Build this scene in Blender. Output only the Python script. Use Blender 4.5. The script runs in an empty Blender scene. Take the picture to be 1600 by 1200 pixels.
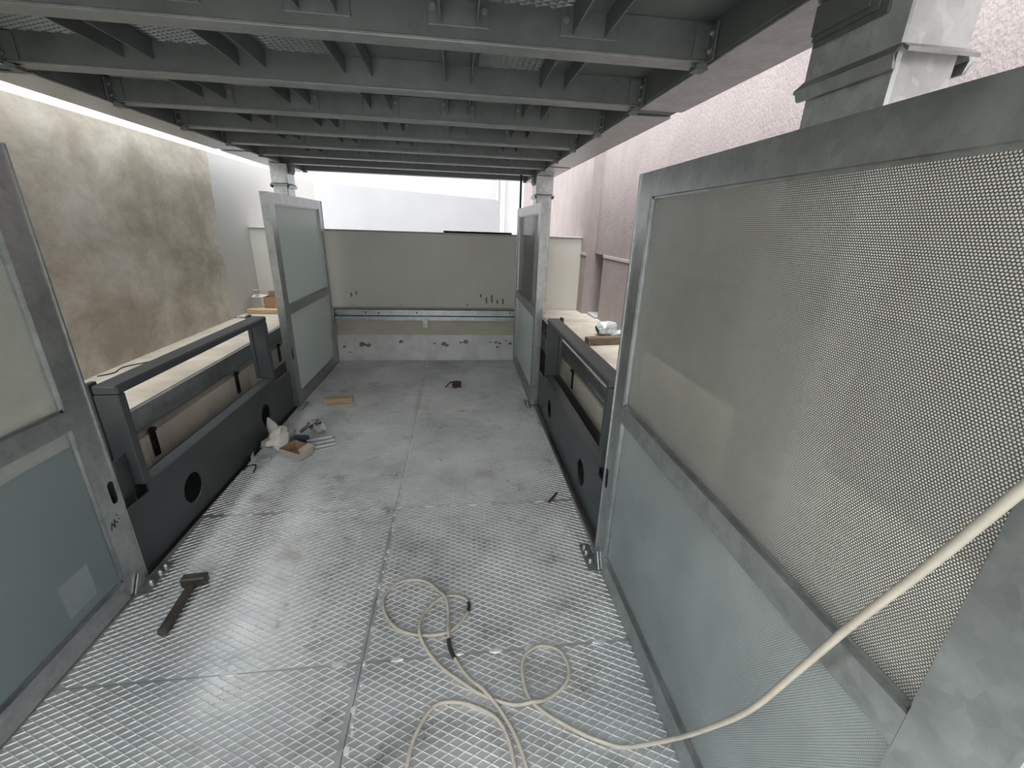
import bpy, bmesh, math, random
import numpy as np
from mathutils import Vector, Matrix
random.seed(7)
S = bpy.context.scene
C = S.collection

# ------------------------------------------------------------------ camera
F_PX, YAW, PITCH, ROLL = 667.0, 0.13139, 0.35009, -0.03395
CAM = Vector((0.0, 0.0, 1.6))
def cam_axes():
    f = Vector((math.sin(YAW)*math.cos(PITCH), math.cos(YAW)*math.cos(PITCH), -math.sin(PITCH)))
    r0 = Vector((math.cos(YAW), -math.sin(YAW), 0)); d0 = f.cross(r0)
    r = math.cos(ROLL)*r0 + math.sin(ROLL)*d0
    d = -math.sin(ROLL)*r0 + math.cos(ROLL)*d0
    return r, d, f
cr, cd, cf = cam_axes()
cam = bpy.data.cameras.new('camera'); cam.sensor_width = 36; cam.lens = F_PX/1600*36
cam.clip_start = 0.02; cam.clip_end = 200
co = bpy.data.objects.new('camera', cam); C.objects.link(co)
m = Matrix(((cr.x, -cd.x, -cf.x, CAM.x), (cr.y, -cd.y, -cf.y, CAM.y), (cr.z, -cd.z, -cf.z, CAM.z), (0, 0, 0, 1)))
co.matrix_world = m
S.camera = co
# ------------------------------------------------------------------ sky, light, exposure
SKY = 3.2
W = bpy.data.worlds.new('sky'); S.world = W; W.use_nodes = True
WN = W.node_tree.nodes; WL = W.node_tree.links; bg = WN['Background']
# overcast sky: brighter towards the zenith than at the horizon (1 + 2 sin h) / 3
wt = WN.new('ShaderNodeTexCoord'); ws = WN.new('ShaderNodeSeparateXYZ'); WL.new(wt.outputs['Generated'], ws.inputs[0])
wc = WN.new('ShaderNodeClamp'); WL.new(ws.outputs['Z'], wc.inputs[0])
wm = WN.new('ShaderNodeMath'); wm.operation = 'MULTIPLY_ADD'; wm.inputs[1].default_value = 2*SKY/3; wm.inputs[2].default_value = SKY/3
WL.new(wc.outputs[0], wm.inputs[0]); WL.new(wm.outputs[0], bg.inputs[1])
bg.inputs[0].default_value = (0.95, 0.98, 1.0, 1)
sun = bpy.data.lights.new('sun', 'SUN'); sun.energy = 2.4; sun.angle = math.radians(28); sun.color = (1.0, .95, .87)
so = bpy.data.objects.new('sun', sun); C.objects.link(so)
so.rotation_euler = Vector((-.10, -.10, 1)).to_track_quat('Z', 'Y').to_euler()
S.view_settings.view_transform = 'Standard'; S.view_settings.look = 'None'
S.view_settings.gamma = 1.0; S.view_settings.use_curve_mapping = False
S.view_settings.exposure = 0.9

# ------------------------------------------------------------------ materials
def mat(name, col, rough=.5, metal=0.0, var=0.0, scale=6.0, col2=None, bump=0.0, bscale=80.0, stretch=(1, 1, 1), detail=6.0, spec=.5):
    M = bpy.data.materials.new(name); M.use_nodes = True
    nt = M.node_tree; N = nt.nodes; L = nt.links; p = N['Principled BSDF']
    p.inputs['Base Color'].default_value = (*col, 1); p.inputs['Roughness'].default_value = rough
    p.inputs['Metallic'].default_value = metal; p.inputs['Specular IOR Level'].default_value = spec
    tc = N.new('ShaderNodeTexCoord'); mp = N.new('ShaderNodeMapping'); mp.inputs['Scale'].default_value = stretch
    L.new(tc.outputs['Object'], mp.inputs['Vector'])
    if var or col2:
        n = N.new('ShaderNodeTexNoise'); n.inputs['Scale'].default_value = scale; n.inputs['Detail'].default_value = detail
        n.inputs['Roughness'].default_value = .6
        L.new(mp.outputs[0], n.inputs['Vector'])
        r = N.new('ShaderNodeValToRGB')
        c2 = col2 if col2 else tuple(min(1, c*(1+var)) for c in col)
        c1 = col if col2 else tuple(c*(1-var) for c in col)
        r.color_ramp.elements[0].color = (*c1, 1); r.color_ramp.elements[1].color = (*c2, 1)
        r.color_ramp.elements[0].position = .35; r.color_ramp.elements[1].position = .65
        L.new(n.outputs['Fac'], r.inputs[0]); L.new(r.outputs[0], p.inputs['Base Color'])
    if bump:
        b = N.new('ShaderNodeTexNoise'); b.inputs['Scale'].default_value = bscale; b.inputs['Detail'].default_value = 4
        L.new(mp.outputs[0], b.inputs['Vector'])
        bp = N.new('ShaderNodeBump'); bp.inputs['Strength'].default_value = bump; bp.inputs['Distance'].default_value = .01
        L.new(b.outputs['Fac'], bp.inputs['Height']); L.new(bp.outputs[0], p.inputs['Normal'])
    return M

def galv(name, col, rough, metal, spangle=.18, vscale=45, nscale=9, streak=(1, 1, 1)):
    """hot-dip zinc: crystal spangle, cloudy patches, patchy gloss"""
    M = bpy.data.materials.new(name); M.use_nodes = True
    nt = M.node_tree; N = nt.nodes; L = nt.links; p = N['Principled BSDF']
    p.inputs['Metallic'].default_value = metal
    tc = N.new('ShaderNodeTexCoord'); mp = N.new('ShaderNodeMapping'); mp.inputs['Scale'].default_value = streak
    L.new(tc.outputs['Object'], mp.inputs['Vector'])
    v = N.new('ShaderNodeTexVoronoi'); v.inputs['Scale'].default_value = vscale; L.new(mp.outputs[0], v.inputs['Vector'])
    n = N.new('ShaderNodeTexNoise'); n.inputs['Scale'].default_value = nscale; n.inputs['Detail'].default_value = 7; n.inputs['Roughness'].default_value = .65
    L.new(mp.outputs[0], n.inputs['Vector'])
    bw = N.new('ShaderNodeRGBToBW'); L.new(v.outputs['Color'], bw.inputs[0])
    mx = N.new('ShaderNodeMath'); mx.operation = 'MULTIPLY_ADD'; mx.inputs[1].default_value = spangle
    L.new(bw.outputs[0], mx.inputs[0]); L.new(n.outputs['Fac'], mx.inputs[2])
    r = N.new('ShaderNodeValToRGB'); r.color_ramp.elements[0].position = .3; r.color_ramp.elements[1].position = .85
    r.color_ramp.elements[0].color = (*[c*.74 for c in col], 1); r.color_ramp.elements[1].color = (*[min(1, c*1.22) for c in col], 1)
    L.new(mx.outputs[0], r.inputs[0]); L.new(r.outputs[0], p.inputs['Base Color'])
    mr = N.new('ShaderNodeMapRange'); mr.inputs['To Min'].default_value = rough-.1; mr.inputs['To Max'].default_value = rough+.14
    L.new(n.outputs['Fac'], mr.inputs['Value']); L.new(mr.outputs[0], p.inputs['Roughness'])
    return M

def floor_mat(name, strands=False):
    """galvanised tread plate with cement dust, water stains and rust-brown smudges"""
    M = bpy.data.materials.new(name); M.use_nodes = True
    nt = M.node_tree; N = nt.nodes; L = nt.links; p = N['Principled BSDF']
    tc = N.new('ShaderNodeTexCoord')
    a = N.new('ShaderNodeTexNoise'); a.inputs['Scale'].default_value = 1.7; a.inputs['Detail'].default_value = 8; a.inputs['Roughness'].default_value = .65
    b = N.new('ShaderNodeTexNoise'); b.inputs['Scale'].default_value = 5.5; b.inputs['Detail'].default_value = 8; b.inputs['Roughness'].default_value = .7
    c = N.new('ShaderNodeTexNoise'); c.inputs['Scale'].default_value = 2.9; c.inputs['Detail'].default_value = 6
    for k, t in enumerate((a, b, c)):
        mp = N.new('ShaderNodeMapping'); mp.inputs['Location'].default_value = (3.1*k, 1.7*k, 0); L.new(tc.outputs['Object'], mp.inputs['Vector']); L.new(mp.outputs[0], t.inputs['Vector'])
    r = N.new('ShaderNodeValToRGB'); e = r.color_ramp.elements
    base = (.68, .70, .70)
    e[0].position = .30; e[0].color = (base[0]*.75, base[1]*.76, base[2]*.77, 1)
    e[1].position = .68; e[1].color = (.82, .83, .825, 1)
    x = e.new(.5); x.color = (*base, 1)
    L.new(a.outputs['Fac'], r.inputs[0])
    r2 = N.new('ShaderNodeValToRGB'); r2.color_ramp.elements[0].position = .30; r2.color_ramp.elements[0].color = (.72, .70, .67, 1)
    r2.color_ramp.elements[1].position = .46; r2.color_ramp.elements[1].color = (1, 1, 1, 1)
    L.new(b.outputs['Fac'], r2.inputs[0])
    mu = N.new('ShaderNodeMixRGB'); mu.blend_type = 'MULTIPLY'; mu.inputs[0].default_value = 1
    L.new(r.outputs[0], mu.inputs[1]); L.new(r2.outputs[0], mu.inputs[2])
    # brown smudges
    r3 = N.new('ShaderNodeValToRGB'); r3.color_ramp.elements[0].position = .64; r3.color_ramp.elements[0].color = (0, 0, 0, 1)
    r3.color_ramp.elements[1].position = .76; r3.color_ramp.elements[1].color = (.6, .6, .6, 1)
    L.new(c.outputs['Fac'], r3.inputs[0])
    m3 = N.new('ShaderNodeMixRGB'); m3.inputs[2].default_value = (.36, .30, .25, 1)
    L.new(r3.outputs[0], m3.inputs[0]); L.new(mu.outputs[0], m3.inputs[1])
    m4 = N.new('ShaderNodeMixRGB'); m4.blend_type = 'MULTIPLY'; m4.inputs[0].default_value = 1; m4.inputs[2].default_value = (*((.78,)*3 if strands else (1,)*3), 1)
    L.new(m3.outputs[0], m4.inputs[1]); L.new(m4.outputs[0], p.inputs['Base Color'])
    p.inputs['Metallic'].default_value = .5 if strands else .72
    mr = N.new('ShaderNodeMapRange'); lo, hi = (.40, .55) if strands else (.24, .50)
    mr.inputs['From Min'].default_value = .3; mr.inputs['From Max'].default_value = .7
    mr.inputs['To Min'].default_value = lo; mr.inputs['To Max'].default_value = hi
    L.new(b.outputs['Fac'], mr.inputs['Value']); L.new(mr.outputs[0], p.inputs['Roughness'])
    return M

def film_mat(name, col, alpha, trans=.55):
    """thin tinted protective film: part see-through, part milky"""
    M = bpy.data.materials.new(name); M.use_nodes = True
    nt = M.node_tree; N = nt.nodes; L = nt.links
    out = N['Material Output']; p = N['Principled BSDF']
    p.inputs['Base Color'].default_value = (*col, 1); p.inputs['Roughness'].default_value = .35
    tr = N.new('ShaderNodeBsdfTranslucent'); tr.inputs[0].default_value = (*col, 1)
    tp = N.new('ShaderNodeBsdfTransparent'); tp.inputs[0].default_value = (*[min(1, c*1.25) for c in col], 1)
    a = N.new('ShaderNodeMixShader'); a.inputs[0].default_value = trans
    L.new(p.outputs[0], a.inputs[1]); L.new(tr.outputs[0], a.inputs[2])
    b = N.new('ShaderNodeMixShader'); b.inputs[0].default_value = alpha
    L.new(tp.outputs[0], b.inputs[1]); L.new(a.outputs[0], b.inputs[2])
    L.new(b.outputs[0], out.inputs['Surface'])
    return M

def left_wall_mat():
    """grey-beige cement skim troweled in patches, ending at a ragged edge; white plaster beyond"""
    M = bpy.data.materials.new('skimmed_plaster'); M.use_nodes = True
    nt = M.node_tree; N = nt.nodes; L = nt.links; p = N['Principled BSDF']; p.inputs['Roughness'].default_value = .9
    p.inputs['Specular IOR Level'].default_value = .2
    tc = N.new('ShaderNodeTexCoord')
    def noise(sc, st, det=6, rough=.6, dist=0.0):
        mp = N.new('ShaderNodeMapping'); mp.inputs['Scale'].default_value = st; L.new(tc.outputs['Object'], mp.inputs['Vector'])
        n = N.new('ShaderNodeTexNoise'); n.inputs['Scale'].default_value = sc; n.inputs['Detail'].default_value = det; n.inputs['Roughness'].default_value = rough
        n.inputs['Distortion'].default_value = dist
        L.new(mp.outputs[0], n.inputs['Vector']); return n
    n1 = noise(2.3, (1, .9, 1.0), 9, .68, .25); n2 = noise(8, (1, .7, 1.2), 8, .72, .3)
    r = N.new('ShaderNodeValToRGB'); e = r.color_ramp.elements
    e[0].position = .40; e[0].color = (.45, .405, .335, 1); e[1].position = .62; e[1].color = (.68, .64, .57, 1)
    x = e.new(.5); x.color = (.56, .515, .44, 1)
    L.new(n1.outputs['Fac'], r.inputs[0])
    r2 = N.new('ShaderNodeValToRGB'); r2.color_ramp.elements[0].position = .3; r2.color_ramp.elements[0].color = (.86, .86, .86, 1)
    r2.color_ramp.elements[1].position = .7; r2.color_ramp.elements[1].color = (1.08, 1.08, 1.08, 1)
    L.new(n2.outputs['Fac'], r2.inputs[0])
    mu = N.new('ShaderNodeMixRGB'); mu.blend_type = 'MULTIPLY'; mu.inputs[0].default_value = 1
    L.new(r.outputs[0], mu.inputs[1]); L.new(r2.outputs[0], mu.inputs[2])
    sx = N.new('ShaderNodeSeparateXYZ'); L.new(tc.outputs['Object'], sx.inputs[0])
    ed = noise(5, (1, 1, 1), 5)
    ad = N.new('ShaderNodeMath'); ad.operation = 'MULTIPLY_ADD'; ad.inputs[1].default_value = .14
    L.new(ed.outputs['Fac'], ad.inputs[0]); L.new(sx.outputs['Y'], ad.inputs[2])
    zz = N.new('ShaderNodeMath'); zz.operation = 'MULTIPLY_ADD'; zz.inputs[1].default_value = -.07
    L.new(sx.outputs['Z'], zz.inputs[0]); L.new(ad.outputs[0], zz.inputs[2])
    st = N.new('ShaderNodeMath'); st.operation = 'GREATER_THAN'; st.inputs[1].default_value = 4.74
    L.new(zz.outputs[0], st.inputs[0])
    n3 = noise(3, (1, 1, 1), 5)
    r3 = N.new('ShaderNodeValToRGB'); r3.color_ramp.elements[0].color = (.60, .595, .58, 1); r3.color_ramp.elements[1].color = (.68, .675, .66, 1)
    L.new(n3.outputs['Fac'], r3.inputs[0])
    mx = N.new('ShaderNodeMixRGB'); L.new(st.outputs[0], mx.inputs[0]); L.new(mu.outputs[0], mx.inputs[1]); L.new(r3.outputs[0], mx.inputs[2])
    L.new(mx.outputs[0], p.inputs['Base Color'])
    bp = N.new('ShaderNodeBump'); bp.inputs['Strength'].default_value = .25; bp.inputs['Distance'].default_value = .006
    L.new(n2.outputs['Fac'], bp.inputs['Height']); L.new(bp.outputs[0], p.inputs['Normal'])
    return M

def spotted_plaster():
    """white plaster with chipped grey holes"""
    M = bpy.data.materials.new('chipped_white_plaster'); M.use_nodes = True
    nt = M.node_tree; N = nt.nodes; L = nt.links; p = N['Principled BSDF']; p.inputs['Roughness'].default_value = .85
    tc = N.new('ShaderNodeTexCoord'); n = N.new('ShaderNodeTexNoise'); n.inputs['Scale'].default_value = 6; n.inputs['Detail'].default_value = 6
    L.new(tc.outputs['Object'], n.inputs['Vector'])
    r = N.new('ShaderNodeValToRGB'); r.color_ramp.elements[0].position = .3; r.color_ramp.elements[0].color = (.60, .60, .58, 1)
    r.color_ramp.elements[1].position = .6; r.color_ramp.elements[1].color = (.74, .74, .73, 1)
    L.new(n.outputs['Fac'], r.inputs[0]); L.new(r.outputs[0], p.inputs['Base Color'])
    return M

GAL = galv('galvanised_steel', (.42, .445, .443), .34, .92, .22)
GALF = galv('galvanised_steel_floor_lit', (.27, .288, .283), .45, .55, .2, 25, 7)  # deck zinc made lighter: light from the floor is put into the colour
GALC = galv('galvanised_steel_sky_lit', (.60, .63, .63), .36, .6, .3, 35, 9)  # column zinc with sky light painted into a brighter base colour
GALD = galv('galvanised_steel_shaded', (.165, .184, .181), .48, .5, .12, 30, 5, (1, 1, 1))  # same zinc, darkened: shade of the deck underside is painted in
SHEET = galv('perforated_zinc_sheet', (.215, .232, .222), .30, .85, .05, 20, 4)
SHEETT = galv('film_coated_zinc_sheet', (.31, .365, .363), .32, .6, .05, 20, 4)
FLOOR = floor_mat('galvanised_tread_plate'); STRAND = floor_mat('expanded_metal_strand', True)
PAINT = mat('dark_grey_paint', (.060, .072, .076), .38, 0, var=.12, scale=4)
BLACK = mat('black_metal', (.012, .012, .013), .45)
ZINC = mat('bright_new_zinc', (.74, .76, .78), .3, .35, var=.08, scale=30)
BOLT = mat('zinc_bolt', (.55, .56, .56), .35, .85)
LWALL = left_wall_mat()
WHITE = mat('white_render', (.40, .403, .42), .9, 0, var=.03, scale=2, spec=.2)
WHITEF = mat('bright_white_render', (.52, .52, .53), .9, 0, var=.03, scale=2, spec=.2)
BACKW = mat('cream_painted_wall', (.66, .65, .60), .7, 0, var=.035, scale=2.2, spec=.3)
PINK = mat('mauve_stucco', (.40, .345, .34), .95, 0, var=.06, scale=7, bump=.5, bscale=90, stretch=(1, 1, .6), spec=.15)
PINKD = mat('mauve_stucco_reveal', (.38, .33, .325), .95, 0, var=.05, scale=7, bump=.4, bscale=90, spec=.15)
LEDGE = mat('dusty_concrete', (.38, .35, .295), .9, 0, col2=(.52, .49, .44), scale=3.5, bump=.2, bscale=60, spec=.2)
CREAM = mat('cream_concrete_edge', (.80, .76, .64), .85, 0, var=.08, scale=5, bump=.15, bscale=40, spec=.2)
OLIVE = mat('stained_cream_concrete', (.46, .44, .34), .9, 0, col2=(.56, .54, .43), scale=5, bump=.2, bscale=50, stretch=(.4, 1, 1.2), spec=.2)
CHIP = spotted_plaster()
HOLE = mat('exposed_grey_mortar', (.22, .21, .19), .95, 0, var=.2, scale=30)
EARTH = mat('pit_concrete', (.25, .24, .22), .95, 0, var=.1, scale=3)
PAVE = mat('driveway_concrete', (.45, .44, .42), .9, 0, var=.1, scale=3)
CABLE = mat('cream_rubber_cable', (.39, .36, .30), .55, 0, var=.1, scale=20)
TAPE = mat('black_tape', (.02, .025, .025), .4)
WOOD = mat('pale_raw_wood', (.43, .31, .18), .75, 0, col2=(.55, .42, .26), scale=6, stretch=(1, 6, 6))
DWOOD = mat('weathered_dark_wood', (.115, .085, .06), .8, 0, col2=(.19, .145, .10), scale=8, stretch=(1, 6, 6), bump=.3, bscale=40)
CARD = mat('brown_cardboard', (.36, .235, .14), .85, 0, var=.08, scale=8)
CARDP = mat('printed_pale_cardboard', (.52, .46, .42), .7, 0, var=.06, scale=10)
PLASTIC = mat('milky_plastic_film', (.62, .60, .55), .35, 0, var=.06, scale=12)
STEELD = mat('dark_forged_steel', (.10, .09, .08), .45, .7, var=.25, scale=25)
GRIP = mat('worn_wooden_handle', (.05, .042, .036), .55, 0, var=.25, scale=14)
FILM = film_mat('teal_protective_film', (.50, .575, .575), .66)
FILMB = film_mat('pale_teal_film', (.90, .985, .965), .97, .35)
FILMW = film_mat('milky_backing_film', (.92, .98, .92), .50, .92)
FILMT = film_mat('milky_teal_backing_film', (.88, .97, .98), .60, .92)
PVC = mat('white_plastic_pipe', (.82, .82, .83), .45)
REDB = mat('dark_red_plastic', (.05, .018, .02), .4)
INK = mat('black_marker_ink', (.02, .02, .02), .7)
DUST = mat('white_weld_scale', (.72, .74, .74), .5, .5)

# ------------------------------------------------------------------ mesh helpers
class MB:
    def __init__(s): s.v = []; s.f = []
    def add(s, vs, fs):
        o = len(s.v); s.v += [tuple(p) for p in vs]; s.f += [tuple(i+o for i in f) for f in fs]; return s
    def box(s, x0, x1, y0, y1, z0, z1, M=None):
        vs = [Vector(p) for p in ((x0, y0, z0), (x1, y0, z0), (x1, y1, z0), (x0, y1, z0), (x0, y0, z1), (x1, y0, z1), (x1, y1, z1), (x0, y1, z1))]
        if M is not None: vs = [M @ p for p in vs]
        return s.add(vs, [(0, 3, 2, 1), (4, 5, 6, 7), (0, 1, 5, 4), (1, 2, 6, 5), (2, 3, 7, 6), (3, 0, 4, 7)])
    def prism(s, poly, fn):
        """poly: 2-D outline; fn(p, k) -> 3-D point for cap k = 0 / 1"""
        n = len(poly); vs = [fn(p, 0) for p in poly] + [fn(p, 1) for p in poly]
        fs = [tuple(range(n))[::-1], tuple(range(n, 2*n))] + [(i, (i+1) % n, n+(i+1) % n, n+i) for i in range(n)]
        return s.add(vs, fs)
    def cyl(s, p, q, r, n=12, r2=None):
        return s.tube([p, q], [r, r if r2 is None else r2], n)
    def tube(s, pts, r, n=8, cap=True):
        pts = [Vector(p) for p in pts]; N = len(pts)
        rs = r if isinstance(r, (list, tuple)) else [r]*N
        t0 = (pts[1]-pts[0]).normalized(); up = Vector((0, 0, 1)) if abs(t0.z) < .9 else Vector((1, 0, 0))
        a = t0.cross(up).normalized(); vs = []; fs = []
        for i, p in enumerate(pts):
            t = (pts[min(i+1, N-1)]-pts[max(i-1, 0)]).normalized()
            a = (a - t*a.dot(t)).normalized(); b = t.cross(a)
            for k in range(n):
                w = 2*math.pi*k/n; vs.append(p + (a*math.cos(w)+b*math.sin(w))*rs[i])
        for i in range(N-1):
            for k in range(n):
                k2 = (k+1) % n; fs.append((i*n+k, i*n+k2, (i+1)*n+k2, (i+1)*n+k))
        if cap: fs.append(tuple(range(n))[::-1]); fs.append(tuple((N-1)*n+k for k in range(n)))
        return s.add(vs, fs)
    def build(s, name, material, parent=None, bevel=0, smooth=False, loc=None):
        me = bpy.data.meshes.new(name); me.from_pydata(s.v, [], s.f); me.update()
        return link(name, me, material, parent, bevel, smooth, loc)

def fix_normals(me):
    bm = bmesh.new(); bm.from_mesh(me); bmesh.ops.recalc_face_normals(bm, faces=bm.faces); bm.to_mesh(me); bm.free()

def link(name, me, material, parent=None, bevel=0, smooth=False, loc=None, fix=True):
    if fix: fix_normals(me)
    if bevel:
        bm = bmesh.new(); bm.from_mesh(me)
        ed = [e for e in bm.edges if len(e.link_faces) == 2 and e.calc_face_angle(0) > .6]
        bmesh.ops.bevel(bm, geom=ed, offset=bevel, segments=1, affect='EDGES', clamp_overlap=True); bm.to_mesh(me); bm.free()
    if material and not me.materials: me.materials.append(material)
    if smooth:
        me.shade_smooth()
        try: me.set_sharp_from_angle(angle=math.radians(40))
        except Exception: pass
    o = bpy.data.objects.new(name, me); C.objects.link(o)
    if parent: o.parent = parent
    if loc: o.location = loc
    return o

def empty(name, loc=(0, 0, 0)):
    o = bpy.data.objects.new(name, None); C.objects.link(o); o.location = loc; o.empty_display_size = .1; return o
def tag(o, label=None, cat=None, group=None, kind=None):
    if label: o['label'] = label
    if cat: o['category'] = cat
    if group: o['group'] = group
    if kind: o['kind'] = kind
    return o
def struct(o, label=None, cat=None): return tag(o, label, cat, None, 'structure')
def dup(o, parent=None, loc=None):
    c = o.copy(); C.objects.link(c); c.parent = parent
    if loc is not None: c.location = loc
    for ch in o.children: dup(ch, c)
    return c

def plate_holes(outer, holes, fn, thick_pts):
    """flat plate with holes. outer/holes are 2-D loops; fn(p, k) maps to 3-D for face k = 0 / 1"""
    bm = bmesh.new()
    edges = []; loops = []
    for lp in [outer]+holes:
        vs = [bm.verts.new((p[0], p[1], 0)) for p in lp]; loops.append(vs)
        edges += [bm.edges.new((vs[i], vs[(i+1) % len(vs)])) for i in range(len(vs))]
    bmesh.ops.triangle_fill(bm, use_beauty=True, use_dissolve=False, edges=edges)
    bm.verts.index_update()
    P2 = [(v.co.x, v.co.y) for v in bm.verts]; T = [tuple(v.index for v in f.verts) for f in bm.faces]
    L = [[v.index for v in lp] for lp in loops]; bm.free()
    n = len(P2); vs = [fn(p, 0) for p in P2]+[fn(p, 1) for p in P2]
    fs = T+[tuple(i+n for i in t[::-1]) for t in T]
    for lp in L:
        for i in range(len(lp)):
            a, b = lp[i], lp[(i+1) % len(lp)]; fs.append((a, b, b+n, a+n))
    mb = MB(); mb.add(vs, fs); return mb

def circle(cx, cy, r, n=28): return [(cx+r*math.cos(2*math.pi*k/n), cy+r*math.sin(2*math.pi*k/n)) for k in range(n)]
def slot(cx, cy, w, h, n=8):
    r = w/2; pts = []
    for k in range(n+1): a = math.pi*k/n; pts.append((cx+r*math.cos(a), cy+h/2-r+r*math.sin(a)))
    for k in range(n+1): a = math.pi+math.pi*k/n; pts.append((cx+r*math.cos(a), cy-h/2+r+r*math.sin(a)))
    return pts

def expanded(x0, x1, y0, y1, z, hgt, px=.055, py=.029, w=.0022, ox=0.0, oy=0.0):
    """diamond lattice of small ridge-shaped strands on the plane z (hgt < 0: hanging below)"""
    i0, i1 = math.ceil((x0-ox)/(px/2)), math.floor((x1-ox)/(px/2)); j0, j1 = math.ceil((y0-oy)/(py/2)), math.floor((y1-oy)/(py/2))
    V = []; Fc = []; n = 0
    for i in range(i0, i1):
        for j in range(j0, j1):
            if (i+j) % 2 == 0: a = (i, j); b = (i+1, j+1)
            else: a = (i, j+1); b = (i+1, j)
            ax, ay, bx, by = ox+a[0]*px/2, oy+a[1]*py/2, ox+b[0]*px/2, oy+b[1]*py/2
            dx, dy = bx-ax, by-ay; l = math.hypot(dx, dy); nx, ny = -dy/l*w, dx/l*w
            if ny < 0: nx, ny = -nx, -ny
            V += [(ax-nx, ay-ny, z), (bx-nx, by-ny, z), (ax+nx*.1, ay+ny*.1, z+hgt), (bx+nx*.1, by+ny*.1, z+hgt), (ax+nx, ay+ny, z), (bx+nx, by+ny, z)]
            Fc += [(n, n+1, n+3, n+2), (n+2, n+3, n+5, n+4)]; n += 6
    me = bpy.data.meshes.new('expanded_mesh'); me.from_pydata(V, [], Fc); me.update(); return me

# ------------------------------------------------------------------ key dimensions (metres)
XL, XR = -1.453, .689          # inner faces of the screen panels
ZL = .62                       # ledge height
YB = 5.28                      # pit back face
SEAM = -.385

# ------------------------------------------------------------------ setting
# ground, pit, driveway behind the camera
struct(MB().box(-1.75, .99, -.9, YB, -.4, -.3).build('floor_pit', EARTH), 'dark concrete pit floor under the platform', 'floor')
struct(MB().box(-8, 8, -14, -.9, -.4, -.012).build('floor_driveway', PAVE), 'grey concrete driveway outside the lift', 'floor')

# platform floor: frame, ten tread plates, each with its expanded-metal lattice
base = struct(MB().box(XL-.02, XR+.03, -.85, YB-.03, -.12, -.008).build('floor', GALD), 'galvanised lift platform floor of welded tread plates', 'floor')
YS = [-.85, .22, 1.24, 2.22, 3.27, 4.27, YB-.03]
for (a, b) in ((XL-.015, SEAM-.0015), (SEAM+.0015, XR+.025)):
    for k in range(len(YS)-1):
        y0, y1 = YS[k]+.0015, YS[k+1]-.0015
        pl = MB().box(a, b, y0, y1, -.008, -.003).build('floor_plate', FLOOR, base)
        if y1 > .5:
            lat = link('expanded_lattice', expanded(a+.002, b-.002, max(y0, .4)+.002, y1-.002, -.0032, .0036, w=.0016, ox=.007*k), STRAND, pl, fix=False)
            lat['kind'] = 'stuff'
# weld scale along the seam: small flat tacks
mb = MB(); rnd = random.Random(3)
y = .75
while y < 5.1:
    if rnd.random() < .6:
        r = rnd.uniform(.008, .016); x = SEAM+rnd.uniform(.0, .02)
        mb.prism([(r*.7*math.cos(t)*rnd.uniform(.7, 1.2), r*math.sin(t)*rnd.uniform(.7, 1.2)) for t in [k*math.pi/4 for k in range(8)]], lambda p, k: (x+p[0], y+p[1], -.003+.0045*k))
    y += rnd.choice((.025, .03, .05, .09))
for ys in YS[2:-1]:
    x = -1.3
    while x < .6:
        if rnd.random() < .35:
            r = rnd.uniform(.01, .02)
            mb.prism([(r*1.6*math.cos(t), r*.5*math.sin(t)) for t in [k*math.pi/4 for k in range(8)]], lambda p, k: (x+p[0], ys+rnd.uniform(-.004, .004)+p[1], -.003+.004*k))
        x += rnd.uniform(.05, .16)
tag(mb.build('weld_tacks', DUST, base), kind='stuff')

# left wall
struct(MB().box(-2.58, -2.33, -4, 8.05, -.4, 2.185).build('wall_left', LWALL), 'tall rough plaster wall, grey-beige skim ending in white', 'wall')
# pit side ledges: body, cream edge face, galvanised edge channel
def ledge(side, xedge, xwall, ya, yb):
    s = -1 if side == 'left' else 1
    # towards corridor is -s
    def bx(mb, d0, d1, y0, y1, z0, z1):     # d measured outwards from the edge
        a, b = sorted((xedge+s*d0, xedge+s*d1)); mb.box(a, b, y0, y1, z0, z1); return mb
    depth = abs(xwall-xedge)
    o = struct(bx(MB(), .012, depth, ya, yb, -.4, ZL).build('wall_pit_'+side, LEDGE), 'low concrete pit wall with dusty pale ledge on the '+side, 'wall')
    for k, (y0, y1) in enumerate(((ya, 2.36), (2.365, 3.62), (3.625, yb))):
        bx(MB(), -.004, .014, y0, y1, .26, .44).build('edge_board', CREAM, o, bevel=.003)
    bx(MB(), .0, .014, ya, yb, -.4, .255).build('lower_face', EARTH, o)
    ch = MB()
    bx(ch, -.012, .013, ya, yb, ZL-.012, ZL-.004); bx(ch, .002, .012, ya, yb, .50, ZL-.012); bx(ch, -.016, .012, ya, yb, .488, .50)
    t = struct(ch.build('trim_'+('1' if side == 'left' else '2'), GAL), 'galvanised steel edge channel under the '+side+' ledge', 'trim')
    for y in (2.41, 3.40, 4.25):
        c = plate_holes([(-.022, -.085), (.022, -.085), (.022, .085), (-.022, .085)], [slot(0, -.02, .014, .06)], lambda p, k: (xedge-s*(.006+.008*k), y+p[0], .385+p[1]), 0)
        c.box(*sorted((xedge-s*.004, xedge-s*.03)), y-.012, y+.012, .455, .475)
        c.build('slotted_clip', BLACK, o)
    return o
ledge('left', -1.745, -2.34, -.9, 5.40)
ledge('right', .985, 1.75, -.9, 5.20)
MB().box(.985, 1.54, 5.2, 5.42, -.4, ZL).build('ledge_return', LEDGE, bpy.data.objects['wall_pit_right'])
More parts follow.
